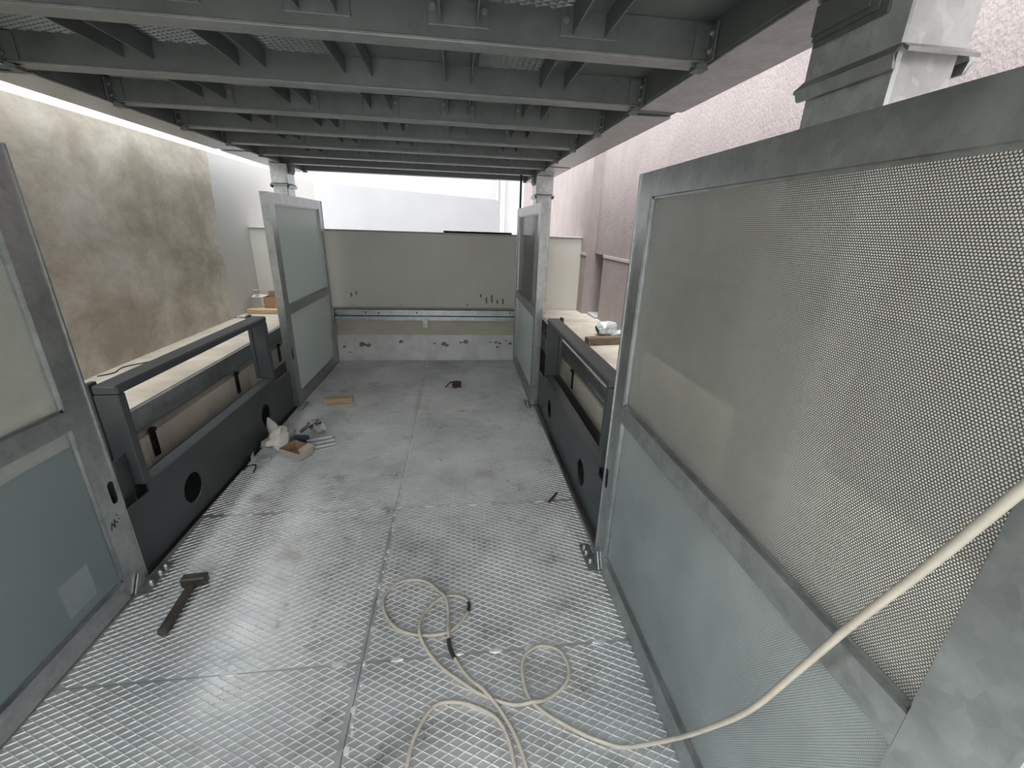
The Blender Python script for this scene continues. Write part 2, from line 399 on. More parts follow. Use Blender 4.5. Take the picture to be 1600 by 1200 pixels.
# back wall: lower chipped plaster, olive band, channel, upper wall
bw = struct(MB().box(-2.40, 1.54, 5.43, 5.62, -.4, 1.505).build('wall_back', BACKW), 'smooth cream wall behind the lift with pale coping', 'wall')
MB().box(-2.42, 1.54, 5.41, 5.66, 1.505, 1.522).build('coping', WHITE, bw, bevel=.004)
MB().box(-1.735, .975, YB+.003, 5.43, .315, .60).build('stained_band', OLIVE, bw)
ch = MB().box(-1.735, .975, YB-.004, 5.43, -.4, .318).build('chipped_plaster_face', CHIP, bw)
rnd = random.Random(11)
for (px, zc, r) in ((-1.39, .17, .022), (-1.17, .20, .04), (-1.11, .185, .035), (-.71, .235, .028), (-.30, .21, .018), (-.19, .205, .035), (-.15, .19, .03), (.09, .235, .034), (.03, .222, .016), (.47, .225, .022), (.52, .212, .02), (.49, .165, .022), (.60, .245, .014), (.655, .212, .022), (-1.33, .10, .012), (.4, .226, .014)):
    n = 11; pts = [(px+r*1.2*rnd.uniform(.55, 1.2)*math.cos(2*math.pi*k/n), zc+r*.75*rnd.uniform(.55, 1.2)*math.sin(2*math.pi*k/n)) for k in range(n)]
    MB().prism(pts, lambda p, k: (p[0], YB-.006+.004*k, p[1])).build('plaster_chip', HOLE, ch)
# mortar drips above the channel on the cream wall
for (px, zc, w, h) in ((-1.28, .78, .012, .06), (-1.22, .80, .01, .05), (.36, .73, .012, .09), (.43, .75, .014, .11), (.50, .715, .012, .06), (.57, .72, .012, .08), (.29, .79, .012, .05), (-1.26, .66, .03, .012), (-.7, .66, .012, .015), (.12, .67, .01, .03)):
    MB().prism([(px-w, zc-h/2), (px+w*.6, zc-h/2+.01), (px+w*.2, zc+h/2), (px-w*1.6, zc+h/2-.012)], lambda p, k: (p[0], 5.426+.005*k, p[1])).build('mortar_smear', HOLE, bw)
t3 = MB(); t3.box(-1.735, .975, YB-.004, YB+.004, .565, .635); t3.box(-1.735, .975, YB-.004, 5.43, .627, .635); t3.box(-1.735, .975, YB-.05, YB+.0, .556, .565)
t3.box(-1.735, .975, YB-.05, YB-.042, .515, .565); t3.box(-1.735, .975, YB-.05, YB, .508, .516)
t3 = struct(t3.build('trim_3', GAL), 'galvanised double steel channel along the back pit wall', 'trim')
MB().box(-.43, -.37, YB-.058, YB-.049, .425, .56).build('hanger_strap', GAL, t3)
for x in (-1.10, -.95, .64, -.5):
    MB().cyl((x, YB-.004, .595+rnd.uniform(-.01, .01)), (x, YB-.008, .595), .010, 10).build('bolt_hole', BLACK, t3)

# right building: projecting pier, recessed stucco wall with a niche, far stretch
rw = struct(MB().box(1.64, 1.95, -6, 4.87, -.4, 5.0).build('wall_right', PINK), 'tall mauve-pink stucco building wall', 'wall')
MB().box(1.64, 1.95, 4.87, 5.21, 1.345, 5.0).build('wall_above_niche', PINK, rw)
MB().box(1.53, 1.95, 5.20, 10.6, -.4, 5.0).build('pier', PINK, rw)
MB().box(1.90, 1.96, 4.86, 5.21, -.4, 1.36).build('niche_back', PINKD, rw)
MB().box(1.60, 1.90, 4.875, 5.195, ZL-.02, ZL+.022).build('niche_sill', WHITE, rw, bevel=.004)
MB().box(1.632, 1.642, -6, 4.87, 1.318, 1.345).build('render_joint', mat('pale_mauve_bead', (.56, .49, .475), .9), rw)
MB().box(1.522, 1.532, 5.195, 5.43, 1.318, 1.345).build('render_joint', bpy.data.materials['pale_mauve_bead'], rw)
# far white walls and downpipe
fw = MB(); poly = [(-2.6, -.4), (.82, -.4), (.82, 2.10), (-2.6, 2.285)]
fw.prism(poly, lambda p, k: (p[0], 9.0+.25*k, p[1]))
struct(fw.build('wall_far', WHITE), 'white rendered garden wall with sloping top behind', 'wall')
struct(MB().box(-9, 6, 11.5, 12.0, -.4, 9).build('wall_far_building', WHITEF), 'bright white facade of the neighbouring building far behind', 'wall')
struct(MB().box(-12, 8, 5.62, 14, -.6, -.4).build('floor_yard', PAVE), 'concrete yard hidden behind the cream wall', 'floor')
for i, (x, r, lab) in enumerate(((1.12, .055, 'thick white downpipe with joint collar on the far white facade'), (.99, .025, 'thin white pipe left of the thick white downpipe'))):
    t = empty('downpipe', (x, 11.42, -.4)); tag(t, lab, 'pipe')
    MB().cyl((0, 0, 0), (0, 0, 6), r, 14).build('pipe', PVC, t, smooth=True)
    for z in (2.25, 3.1): MB().cyl((0, 0, z), (0, 0, z+.06), r*1.18, 14).build('collar', PVC, t, smooth=True)
hose = MB().tube([(-.165+.83*k/14, 5.53+.01*math.sin(k), 1.522+.012-.001*(k % 3)) for k in range(15)], .012, 8)
tag(hose.build('black_hose', BLACK, smooth=True), 'thin black hose lying on top of the cream back wall', 'hose')

# ------------------------------------------------------------------ upper platform (deck overhead)
up = empty('upper_platform', (0, 0, 2.15))
tag(up, 'galvanised upper lift platform overhead with cross beams and joists', 'platform')
def upart(mb, name, material, parent=up, **k):
    o = mb.build(name, material, None, **k); o.parent = parent
    if parent is up: o.location = (0, 0, -2.15)
    return o
BE = [.555, 1.135, 1.72, 2.31, 2.895, 3.48, 4.06, 4.65, 5.24, 5.85]
BL, BR = -1.79, .868
ZB = 2.15; ZT = 2.275
DY0, DY1 = .15, 5.95
def side_beam(x0, x1, gaps, inner):
    mb = MB(); mb.box(x0, x1, DY0, DY1, 2.162, 2.36)
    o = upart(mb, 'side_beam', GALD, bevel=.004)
    ys = [DY0]+[g for gp in gaps for g in gp]+[DY1]
    for a, b in zip(ys[0::2], ys[1::2]):
        s = 1 if inner < (x0+x1)/2 else -1
        p = MB().box(x0, x1, a, b, 2.150, 2.160)
        upart(p, 'bottom_flange', GAL, o, bevel=.002)
    return o
SBR = side_beam(BR, 1.088, [(2.28, 2.40), (4.36, 4.44)], BR)
SBL = side_beam(-2.035, BL, [(2.28, 2.40), (4.36, 4.44)], BL)
JX = [(-1.345, -1.226), (-.904, -.794), (-.475, -.359), (-.048, .072), (.382, .497)]
bracket_me = plate_holes([(-.098, -.055), (.098, -.055), (.098, .05), (-.098, .05)], [], lambda p, k: (p[0], -.006+.006*k, p[1]), 0)
tmp = bracket_me.build('bracket_plate', GALD, bevel=.002); BRK = tmp.data; bpy.data.objects.remove(tmp)
mbb = MB(); mbb.cyl((0, 0, 0), (0, -.004, 0), .010, 12); mbb.cyl((0, -.004, 0), (0, -.011, 0), .0075, 6)
tmp = mbb.build('bolt', GALF); BLT = tmp.data; bpy.data.objects.remove(tmp)
def inst(name, me, loc, parent, rot=None):
    o = bpy.data.objects.new(name, me); C.objects.link(o); o.parent = parent; o.location = loc
    if rot: o.rotation_euler = rot
    return o
for k, y in enumerate(BE):
    last = k == len(BE)-1
    b = MB()
    # channel-section beam: web, bottom flange, top flange
    b.box(BL+.002, BR-.002, y-.035, y-.027, ZB+.018, ZT-.001); b.box(BL+.002, BR-.002, y-.027, y+.04, ZT-.008, ZT-.001)
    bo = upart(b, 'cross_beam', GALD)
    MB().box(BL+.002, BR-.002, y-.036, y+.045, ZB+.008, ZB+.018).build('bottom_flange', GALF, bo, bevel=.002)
    if y < 1: continue
    for (a, c) in (JX if k != 3 else []):
        xc = (a+c)/2
        inst('bracket_plate', BRK, (xc, y-.0352, 2.252 if k < 3 else 2.235), bo)
        for s in (-1, 1): inst('bolt', BLT, (xc+s*.08, y-.0412, 2.243+rnd.uniform(-.006, .006)), bo)
    for (xe, s) in ((BL, 1), (BR, -1)):
        cp = MB(); cp.box(*sorted((xe+s*.001, xe+s*.009)), y-.085, y-.036, ZB+.006, ZT-.01); cp.box(*sorted((xe, xe+s*.06)), y-.043, y-.0352, ZB+.02, ZT-.01)
        cp.build('end_angle', GALD, bo, bevel=.002)
        for dz in (.035, .085): inst('bolt', BLT, (xe+s*.009, y-.06, ZB+dz), bo, (0, 0, math.radians(90*s)))
        g = MB().prism([(0, 0), (.045, 0), (.045, .018), (.012, .03)], lambda p, q: (xe+s*p[0], y-.05+.1*q*0+.05*q, ZB+.006-.02+p[1]*.8))
        g.build('weld_lug', GALD, bo)
for k in range(len(BE)-1):
    y0, y1 = BE[k]+.002, BE[k+1]-.0415
    for (a, c) in JX:
        j = MB(); j.box(a, a+.005, y0-.03, y1, 2.203, 2.266); j.box(c-.005, c, y0-.03, y1, 2.203, 2.266); j.box(a, c, y0-.03, y1, 2.266, 2.272)
        upart(j, 'joist', GALD)
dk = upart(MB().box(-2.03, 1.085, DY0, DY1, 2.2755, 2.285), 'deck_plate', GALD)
bays = [(BL+.01, -1.35), (-1.22, -.91), (-.79, -.48), (.077, .377)]
for (a, b) in bays:
    lat = link('deck_lattice', expanded(a, b, 1.2, 5.8, 2.2755, -.006, px=.05, py=.026, w=.003), GALD, dk, fix=False); lat['kind'] = 'stuff'

# ------------------------------------------------------------------ lift columns
def column(x0, x1, y0, y1, zbase, zjoin, label, flare=.018):
    t = empty('lift_column', ((x0+x1)/2, (y0+y1)/2, zbase)); cx, cy = (x0+x1)/2, (y0+y1)/2
    tag(t, label, 'column', 'lift columns')
    hx, hy = (x1-x0)/2, (y1-y0)/2
    MB().box(-hx+.008, hx-.008, -hy+.008, hy-.008, 0, zjoin-zbase+.05).build('lower_tube', GALC, t, bevel=.006)
    MB().box(-hx, hx, -hy, hy, zjoin-zbase+.03, 2.149-zbase).build('upper_sleeve', GALC, t, bevel=.004)
    z0, z1, z2 = zjoin-zbase-.012, zjoin-zbase+.014, zjoin-zbase+.034
    f = flare
    for s in (-1, 1):
        c = MB(); c.add([(s*(hx+.001), -hy, z2), (s*(hx+.001), hy, z2), (s*(hx+f), hy+.004, z1), (s*(hx+f), -hy-.004, z1), (s*(hx+f*.55), hy, z0), (s*(hx+f*.55), -hy, z0),
                        (s*(hx-.006), -hy, z2), (s*(hx-.006), hy, z2), (s*(hx+f-.008), hy, z1), (s*(hx+f-.008), -hy, z1), (s*(hx+f*.55-.008), hy, z0), (s*(hx+f*.55-.008), -hy, z0)],
              [(0, 1, 2, 3), (3, 2, 4, 5), (6, 9, 8, 7), (9, 11, 10, 8), (5, 4, 10, 11), (0, 6, 7, 1), (0, 3, 9, 6), (3, 5, 11, 9), (1, 7, 8, 2), (2, 8, 10, 4)])
        c.build('collar_plate', GAL, t)
        c = MB(); c.add([(-hx, s*(hy+.001), z2), (hx, s*(hy+.001), z2), (hx+.006, s*(hy+f*1.3), z1+.006), (-hx-.006, s*(hy+f*1.3), z1+.006),
                         (-hx, s*(hy-.006), z2), (hx, s*(hy-.006), z2), (hx+.006, s*(hy+f*1.3), z1-.002), (-hx-.006, s*(hy+f*1.3), z1-.002)],
              [(0, 1, 2, 3), (4, 7, 6, 5), (0, 4, 5, 1), (3, 2, 6, 7), (0, 3, 7, 4), (1, 5, 6, 2)])
        c.build('collar_flap', GAL, t)
    # bent shim sheets clamped between sleeve and beam on the corridor side
    s = -1 if cx > 0 else 1
    sh = MB()
    for q in range(3):
        a, b = sorted((s*(hx+.003+.006*q), s*(hx+.007+.006*q)))
        sh.box(a, b, -hy*.6+.02*q, hy*.9, 2.06-zbase+.012*q, 2.147-zbase)
    sh.build('shim_sheets', GALD, t)
    return t
column(.925, 1.085, .975, 1.25, ZL, 1.955, 'near galvanised lift column with flared collar above the right screen panel')
column(.87, 1.06, 5.10, 5.36, ZL, 1.93, 'far galvanised lift column behind the right screen panel')
column(-1.905, -1.745, 5.13, 5.36, ZL, 1.93, 'far galvanised lift column behind the left screen panel')

rod = MB().cyl((.715, 5.22, ZL), (.715, 5.22, 2.16), .012, 8)
tag(rod.build('hanging_conduit', BLACK, smooth=True), 'thin dark vertical conduit beside the far right column', 'conduit')
# ------------------------------------------------------------------ screen panels
PH = 1.806
def perforated(w, h, p=.0052, rr=.385, d=.0006, mt=None):
    nx = int(w/p); row = p*math.sqrt(3)/2; nz = int(h/row)
    i, j = np.meshgrid(np.arange(nx), np.arange(nz)); cx = (i+.5*(j % 2)).ravel()*p+p/2; cz = j.ravel()*row+row/2
    ang = np.pi/6+np.arange(6)*np.pi/3; R = p/math.sqrt(3); r = p*rr
    n = len(cx); V = np.zeros((n, 18, 3), np.float32)
    for k in range(6):
        c_, s_ = math.cos(ang[k]), math.sin(ang[k])
        V[:, k, 1] = cx+R*c_; V[:, k, 2] = cz+R*s_
        V[:, 6+k, 1] = cx+r*c_; V[:, 6+k, 2] = cz+r*s_
        V[:, 12+k, 0] = d; V[:, 12+k, 1] = cx+r*c_; V[:, 12+k, 2] = cz+r*s_
    q = []
    for k in range(6):
        k2 = (k+1) % 6
        q.append((k, 6+k, 6+k2, k2)); q.append((6+k, 12+k, 12+k2, 6+k2))
    q = np.array(q, np.int32); Fq = (np.arange(n, dtype=np.int32)[:, None, None]*18+q[None]).reshape(-1)
    me = bpy.data.meshes.new('perforated_sheet'); nf = n*12
    me.vertices.add(n*18); me.vertices.foreach_set('co', V.reshape(-1))
    me.loops.add(nf*4); me.loops.foreach_set('vertex_index', Fq)
    me.polygons.add(nf); me.polygons.foreach_set('loop_start', np.arange(nf, dtype=np.int32)*4); me.polygons.foreach_set('loop_total', np.full(nf, 4, np.int32))
    me.update(); me.validate(); me.materials.append(mt or SHEET); return me
Z_BOT, Z_M0, Z_M1, Z_T = .10, .83, .905, 1.722
PSHU = perforated(1.255, Z_T-Z_M1+.02); PSHL = perforated(1.255, Z_M0-Z_BOT+.02, mt=SHEETT)
PSHU2 = perforated(1.255, Z_T-Z_M1+.02, .0085, .46); PSHL2 = perforated(1.255, Z_M0-Z_BOT+.02, .0085, .46, mt=SHEETT)
PW = .11; TH = .06
def hollow(mb, fn, u0, u1, z0, z1, holes=(), t=.004):
    """hollow rectangular section on the panel: face plate (with slots), back plate, side plates"""
    p = plate_holes([(u0, z0), (u1, z0), (u1, z1), (u0, z1)], [list(h) for h in holes], lambda q, k: fn(t*k, q[0], q[1]), 0); mb.add(p.v, p.f)
    for (d0, d1, a, b, c, d) in ((TH-t, TH, u0, u1, z0, z1), (t, TH-t, u0, u0+t, z0, z1), (t, TH-t, u1-t, u1, z0, z1), (t, TH-t, u0+t, u1-t, z0, z0+t), (t, TH-t, u0+t, u1-t, z1-t, z1)):
        P = [fn(d0, a, c), fn(d1, a, c), fn(d1, b, c), fn(d0, b, c), fn(d0, a, d), fn(d1, a, d), fn(d1, b, d), fn(d0, b, d)]
        mb.add(P, [(0, 3, 2, 1), (4, 5, 6, 7), (0, 1, 5, 4), (1, 2, 6, 5), (2, 3, 7, 6), (3, 0, 4, 7)])
    return mb
def panel(x, y0, y1, label, slot_end, film=None):
    s = 1 if x > 0 else -1; L_ = y1-y0
    t = empty('screen_panel', (x, y0, 0)); tag(t, label, 'screen panel', 'perforated screen panels')
    fn = lambda d, u, z: (s*d, u, z)
    z0 = .006
    for end in (0, 1):
        a, b = (0, PW) if end == 0 else (L_-PW, L_)
        hs = []
        if end == slot_end:
            u = .032 if end == 0 else L_-.032
            hs = [slot(u, .50, .033, .105)]
        post = hollow(MB(), fn, a, b, z0, PH, hs).build('post', GAL, t)
        # small folded lip along the post's outer edge
        e = a if end == 0 else b
        MB().box(*sorted((s*-.004, s*.003)), e-.006, e+.002, z0, PH).build('edge_lip', GAL, post)
    for nm, a, b in (('top_rail', Z_T, PH), ('middle_rail', Z_M0, Z_M1), ('bottom_rail', z0, Z_BOT)):
        hollow(MB(), fn, PW+.0005, L_-PW-.0005, a, b).build(nm, GAL, t)
    bead = MB()
    for (a, b) in ((Z_BOT, Z_M0), (Z_M1, Z_T)):
        for (u0, u1, c, d) in ((PW, L_-PW, b-.008, b), (PW, L_-PW, a, a+.008), (PW, PW+.008, a, b), (L_-PW-.008, L_-PW, a, b)):
            bead.box(*sorted((s*.012, s*.02)), u0, u1, c, d)
    bead.build('glazing_bead', GAL, t)
    off = (L_-1.255)/2
    for nm, me, zz in (('perforated_sheet', PSHU if slot_end else PSHU2, Z_M1-.01), ('perforated_sheet', PSHL if slot_end else PSHL2, Z_BOT-.01)):
        o = bpy.data.objects.new(nm, me); C.objects.link(o); o.parent = t; o.location = (s*.021, off, zz); o.scale = (s, 1, 1)
    for (u0, u1, a, b, d, mt) in (film or ()):
        MB().box(*sorted((s*d, s*(d+.0006))), u0, u1, a, b).build('protective_film', mt, t)
    # corner bracket: base plate bolted to the floor, upright triangular gusset, bolts
    for end in ((1,) if slot_end == 1 else (0,)):
        u = L_ if end else 0; q = 1 if end else -1
        br = MB(); br.box(*sorted((-s*.004, -s*.058)), *sorted((u-q*.10, u+q*.09)), .004, .012)
        br.prism([(u-q*.095, .012), (u-q*.005, .012), (u-q*.05, .085)], lambda p, k: (-s*(.004+.006*k), p[0], p[1]))
        b_ = br.build('corner_bracket', GAL, t)
        for (dx, du) in ((.035, .03), (.035, .07), (.032, -.03)):
            bl = MB(); bl.cyl((-s*dx, u+q*du, .012), (-s*dx, u+q*du, .016), .011, 12); bl.cyl((-s*dx, u+q*du, .016), (-s*dx, u+q*du, .026), .008, 6)
            bl.build('bolt', BOLT, b_)
    return t
LN = panel(XL, .30, 1.75, 'near galvanised screen panel at left edge, film over its lower half', 1,
           film=[(PW+.008, 1.45-PW-.008, .30, .765, .0195, FILM), (PW+.008, 1.10, .15, .30, .0195, FILM), (1.23, 1.45-PW-.008, .15, .30, .0195, FILM), (PW+.008, 1.45-PW-.008, .108, .15, .0195, FILM), (PW-.01, 1.45-PW+.01, Z_BOT-.01, Z_M0+.01, .0235, FILMT), (PW-.01, 1.45-PW+.01, Z_M1-.01, Z_T+.01, .0235, FILMW)])
RN = panel(XR, .26, 1.71, 'large near galvanised screen panel on the right behind the cable', 1,
           film=[(PW-.01, 1.45-PW+.01, Z_BOT-.01, Z_M0+.01, .0235, FILMT), (PW-.01, 1.45-PW+.01, Z_M1-.01, Z_T+.01, .0235, FILMW)])
LF = panel(XL, 3.80, 5.20, 'far left galvanised screen panel beside the pale wood offcut', 0,
           film=[(PW+.008, 1.40-PW-.008, .108, .822, .0195, FILMB), (PW+.008, 1.40-PW-.008, .913, 1.714, .0195, FILMB)])
RF = panel(XR, 3.75, 5.20, 'far right galvanised screen panel in front of the mauve wall', 0,
           film=[(PW+.008, 1.45-PW-.008, .108, .822, .0195, FILMB)])
# marker scribble on the near left post
mk = MB()
for seg in (((1.655, .352), (1.668, .385), (1.672, .372), (1.676, .356)), ((1.676, .356), (1.684, .392)), ((1.681, .388), (1.695, .366)), ((1.699, .402), (1.703, .398)), ((1.703, .380), (1.708, .377))):
    mk.tube([(.0004, u-.30, z) for (u, z) in seg], .0022, 6)
post = [c for c in LN.children if c.name.startswith('post')][-1]
o = mk.build('marker_scribble', INK, post); tag(o, 'black handwritten marker scribble')

# ------------------------------------------------------------------ guard frames with round holes (dark grey)
def guard(x, label, yend):
    s = 1 if x > 0 else -1
    t = empty('guard_frame', (x, 1.80, 0)); tag(t, label, 'guard frame', 'dark grey guard frames')
    fn = lambda d, u, z: (s*d, u-1.80, z)
    o = [(1.79, .004), (yend, .004), (yend, .352), (3.50, .352), (3.50, .395), (1.955, .395), (1.955, .352), (1.79, .352)]
    mb = plate_holes(o, [circle(2.255, .172, .085), circle(3.235, .178, .080)], lambda p, k: fn(.008*k, p[0], p[1]), 0)
    fp = mb.build('skirt_plate', PAINT, t)
    b = MB(); b.box(*sorted((s*.008, s*.075)), .155, 1.70, .387, .395); b.box(*sorted((s*.067, s*.075)), .155, 1.70, .30, .387)
    b.build('top_flange', PAINT, t, bevel=.003)
    bb = MB().box(*sorted((s*.16, s*.168)), -.01, yend-1.81, -.1, .16); bb.build('rear_plate', PAINT, t)
    for (u0, u1) in ((1.94, 1.986), (3.468, 3.514)):
        MB().box(*sorted((s*.002, s*.104)), u0-1.8, u1-1.8, .3955, .852).build('post', PAINT, t, bevel=.004)
        MB().box(*sorted((s*.1045, s*.13)), u0-1.8-.005, u1-1.8, .3955, .905).build('rear_tab', PAINT, t, bevel=.003)
    MB().box(*sorted((s*.0, s*.104)), .14, 1.714, .852, .895).build('top_rail', PAINT, t, bevel=.008)
    for (u0, u1) in ((1.86, 1.938), (3.516, 3.60)):
        g = MB(); g.prism([(u0, .352), (u1, .352), (u1, .57), (u0+.01, .56)] if u0 < 2 else [(u0, .352), (u1, .352), (u1-.01, .50), (u0, .53)], lambda p, k: fn(.045+.008*k, p[0], p[1]))
        g.build('gusset', PAINT, t)
    return t
guard(-1.49, 'dark grey steel guard frame on the left between the panels, debris beside it', 3.775)
guard(.748, 'dark grey steel guard frame on the right between the panels', 3.735)

# ------------------------------------------------------------------ loose things
def px(u, v, ax='z', val=0.0):
    d = cr*((u-800)/F_PX)+cd*((v-600)/F_PX)+cf; i = 'xyz'.index(ax); k = (val-CAM[i])/d[i]; return CAM+d*k
def spline(P, n=8):
    P = [Vector(p) for p in P]; Q = [P[0]*2-P[1]]+P+[P[-1]*2-P[-2]]; out = []
    for i in range(1, len(Q)-2):
        for k in range(n):
            t = k/n; a, b, c, d = Q[i-1], Q[i], Q[i+1], Q[i+2]
            out.append(.5*((2*b)+(c-a)*t+(2*a-5*b+4*c-d)*t*t+(3*b-a-3*c+d)*t*t*t))
    out.append(P[-1]); return out
# cable: on the floor in loops, then up across the right panel
RC = .0068; zc = RC+.001; zo = zc+2*RC
floor_pts = [(-.20, .66, zc), (-.175, .871, zc), (-.156, .960, zc), (-.097, 1.045, zc), (-.007, 1.047, zc), (.078, 1.01, zc), (.124, .971, zc), (.150, .91, zc), (.160, .836, zc), (.168, .70, zc), (.20, .655, zc), (.214, .72, zc),
             (.195, .84, zc), (.170, .93, zc), (.120, 1.025, zc), (.066, 1.085, zo), (.018, 1.140, zc), (-.043, 1.247, zc), (-.056, 1.33, zo), (-.058, 1.42, zc), (-.07, 1.50, zo), (-.106, 1.555, zc), (-.165, 1.615, zc), (-.245, 1.634, zc), (-.315, 1.605, zc),
             (-.350, 1.53, zc), (-.325, 1.44, zc), (-.26, 1.365, zc), (-.165, 1.330, zc), (-.058, 1.334, zc), (.005, 1.39, zc), (.033, 1.455, zc), (.015, 1.50, zc), (-.045, 1.523, zc), (-.105, 1.505, zc), (-.165, 1.43, zc), (-.175, 1.34, zo), (-.146, 1.275, zc), (-.085, 1.19, zc),
             (.0, 1.118, zc), (.07, 1.066, zc), (.175, 1.022, zc), (.245, 1.015, zo), (.30, 1.028, zc), (.37, 1.065, zc), (.407, 1.125, zc), (.391, 1.205, zc), (.318, 1.237, zc), (.25, 1.205, zc), (.228, 1.14, zc), (.236, 1.045, zc), (.288, .982, zc), (.38, .917, zc), (.46, .875, zc), (.535, .852, zc)]
air = []
for (u, v, xx) in ((1050, 1155, .640), (1100, 1140, .652), (1170, 1110, .655), (1250, 1045, .655), (1330, 977, .652), (1450, 885, .645), (1600, 762, .635), (1750, 640, .62)):
    p = px(u, v, 'x', xx); air.append((p.x, p.y, p.z))
cab = empty('cable', (-.2, .66, 0)); tag(cab, 'long cream rubber cable looped on the floor and rising at right', 'cable')
def onto(o, t):
    o.parent = t; o.matrix_parent_inverse = Matrix.Translation(-Vector(t.location)); return o
sp = spline(floor_pts+air, 7)
onto(MB().tube(sp, RC, 10).build('cable_sheath', CABLE, smooth=True), cab)
i1 = 31*7
onto(MB().tube(sp[i1-3:i1+4], RC*1.25, 10).build('tape_wrap', TAPE, smooth=True), cab)
i2 = 17*7
onto(MB().tube(sp[i2-2:i2+5], RC*1.3, 10).build('tape_wrap', TAPE, smooth=True), cab)

# club hammer
hm = empty('club_hammer', (-1.235, 1.66, 0)); tag(hm, 'dark club hammer with wooden handle lying on the tread plate', 'hammer')
d = Vector((-1.205, 1.44, 0))-Vector((-1.225, 1.70, 0)); ang = math.atan2(d.y, d.x)
Mh = Matrix.Translation((-1.222, 1.70, .028)) @ Matrix.Rotation(ang, 4, 'Z')
hd = MB(); hd.box(-.022, .022, -.052, .052, -.024, .024, Mh)
onto(hd.build('hammer_head', STEELD, bevel=.006), hm)
ha = MB(); ha.tube([Mh @ Vector(p) for p in ((.012, 0, 0), (.06, 0, -.001), (.14, 0, -.004), (.22, 0, -.007), (.27, 0, -.007), (.275, 0, -.007))], [.014, .017, .019, .0195, .020, .017], 12)
onto(ha.build('handle', GRIP, smooth=True), hm)

# wood offcut
Mw = Matrix.Translation((-1.125, 3.885, .0285)) @ Matrix.Rotation(math.radians(8), 4, 'Z')
tag(MB().box(-.125, .125, -.045, .045, -.027, .027, Mw).build('wood_offcut', WOOD, bevel=.003), 'pale raw wood offcut lying on the floor near the far left panel', 'wood')
# dark red strap reel
rl = empty('strap_reel', (-.04, 4.25, 0)); tag(rl, 'small dark red roll with loose black strap near the back', 'roll')
q = MB(); q.tube([(0+.0*k, -.018+.012*k, .036) for k in range(4)], .035, 16)
q.build('reel', REDB, rl, smooth=True)
st = MB(); st.tube([(.06, 0, .05), (.055, .02, .062), (.0, .0, .072), (-.05, -.005, .062), (-.085, -.01, .03), (-.10, -.01, .006)], .007, 6)
st.build('strap', TAPE, rl)
MB().box(.035, .06, -.01, .014, .004, .07).build('buckle', REDB, rl, bevel=.004)
# dark rod
tag(MB().tube([(.545, 2.19, .010), (.58, 2.235, .010), (.615, 2.28, .010)], .0075, 8).build('steel_rod', STEELD, smooth=True), 'short dark steel rod lying beside the right guard frame', 'rod')
# bent hook wire
tag(MB().tube(spline([(-1.45, 2.70, .006), (-1.452, 2.75, .006), (-1.42, 2.772, .006), (-1.395, 2.755, .006), (-1.375, 2.67, .006)], 4), .0045, 6).build('bent_wire', BLACK, smooth=True), 'thin black bent wire hook beside the left guard frame', 'wire')

# debris: torn box, plastic bag, metal bits
bx_ = empty('torn_carton', (-1.17, 2.90, 0)); tag(bx_, 'small torn open carton lying in the debris heap', 'carton')
Mb = Matrix.Rotation(math.radians(-28), 4, 'Z')
def slab(pts4, nrm, th=.003):
    n = Vector(nrm)*th; P = [Vector(p) for p in pts4]; mb = MB(); mb.add(P+[p+n for p in P], [(0, 1, 2, 3), (7, 6, 5, 4), (0, 4, 5, 1), (1, 5, 6, 2), (2, 6, 7, 3), (3, 7, 4, 0)]); return mb
W2, D2, H2 = .085, .06, .07
def rot(ps): return [Mb @ Vector(p) for p in ps]
for nm, ps, nr, mt in (('carton_bottom', [(-W2, -D2, .003), (W2, -D2, .003), (W2, D2, .003), (-W2, D2, .003)], (0, 0, 1), CARD),
                       ('carton_side', [(-W2, -D2, .003), (W2, -D2, .003), (W2+.01, -D2-.012, H2*.9), (-W2-.004, -D2-.016, H2)], (0, 1, 0), CARDP),
                       ('carton_side', [(W2, -D2, .003), (W2, D2, .003), (W2+.02, D2, H2), (W2+.01, -D2-.01, H2*.9)], (-1, 0, 0), CARDP),
                       ('carton_side', [(W2, D2, .003), (-W2, D2, .003), (-W2, D2+.01, H2*1.05), (W2+.02, D2, H2)], (0, -1, 0), CARD),
                       ('carton_side', [(-W2, D2, .003), (-W2, -D2, .003), (-W2-.004, -D2-.016, H2), (-W2, D2+.01, H2*1.05)], (1, 0, 0), CARD),
                       ('carton_flap', [(W2+.02, D2, H2), (W2+.012, -D2, H2*.92), (W2-.03, -D2+.02, H2*1.05), (W2-.02, D2-.01, H2*1.25)], (0, 0, 1), CARDP)):
    slab(rot(ps), Mb.to_3x3() @ Vector(nr)).build(nm, mt, bx_)
def blob(cx, cy, cz, sx, sy, sz, seed, sub=3, amp=.25, flat=True):
    bm = bmesh.new(); bmesh.ops.create_icosphere(bm, subdivisions=sub, radius=1)
    r = random.Random(seed); ph = [(Vector((r.uniform(-1, 1), r.uniform(-1, 1), r.uniform(-1, 1)))*r.uniform(2, 5), r.uniform(0, 6)) for _ in range(7)]
    for v in bm.verts:
        k = 1+amp*sum(math.sin(v.co.dot(a)*1.6+b) for a, b in ph)/3.0
        v.co = Vector((v.co.x*sx*k, v.co.y*sy*k, max(v.co.z*sz*k, -sz*.75)))+Vector((cx, cy, cz))
    me = bpy.data.meshes.new('blob'); bm.to_mesh(me); bm.free(); return me
bag = empty('plastic_bag', (-1.36, 3.05, 0)); tag(bag, 'crumpled milky plastic bag against the left guard frame', 'bag')
link('bag_body', blob(0.01, 0.01, .055, .085, .14, .065, 5, amp=.35), PLASTIC, bag, smooth=True)
link('bag_neck', blob(-.02, .10, .05, .05, .075, .05, 9, amp=.25), PLASTIC, bag, smooth=True)
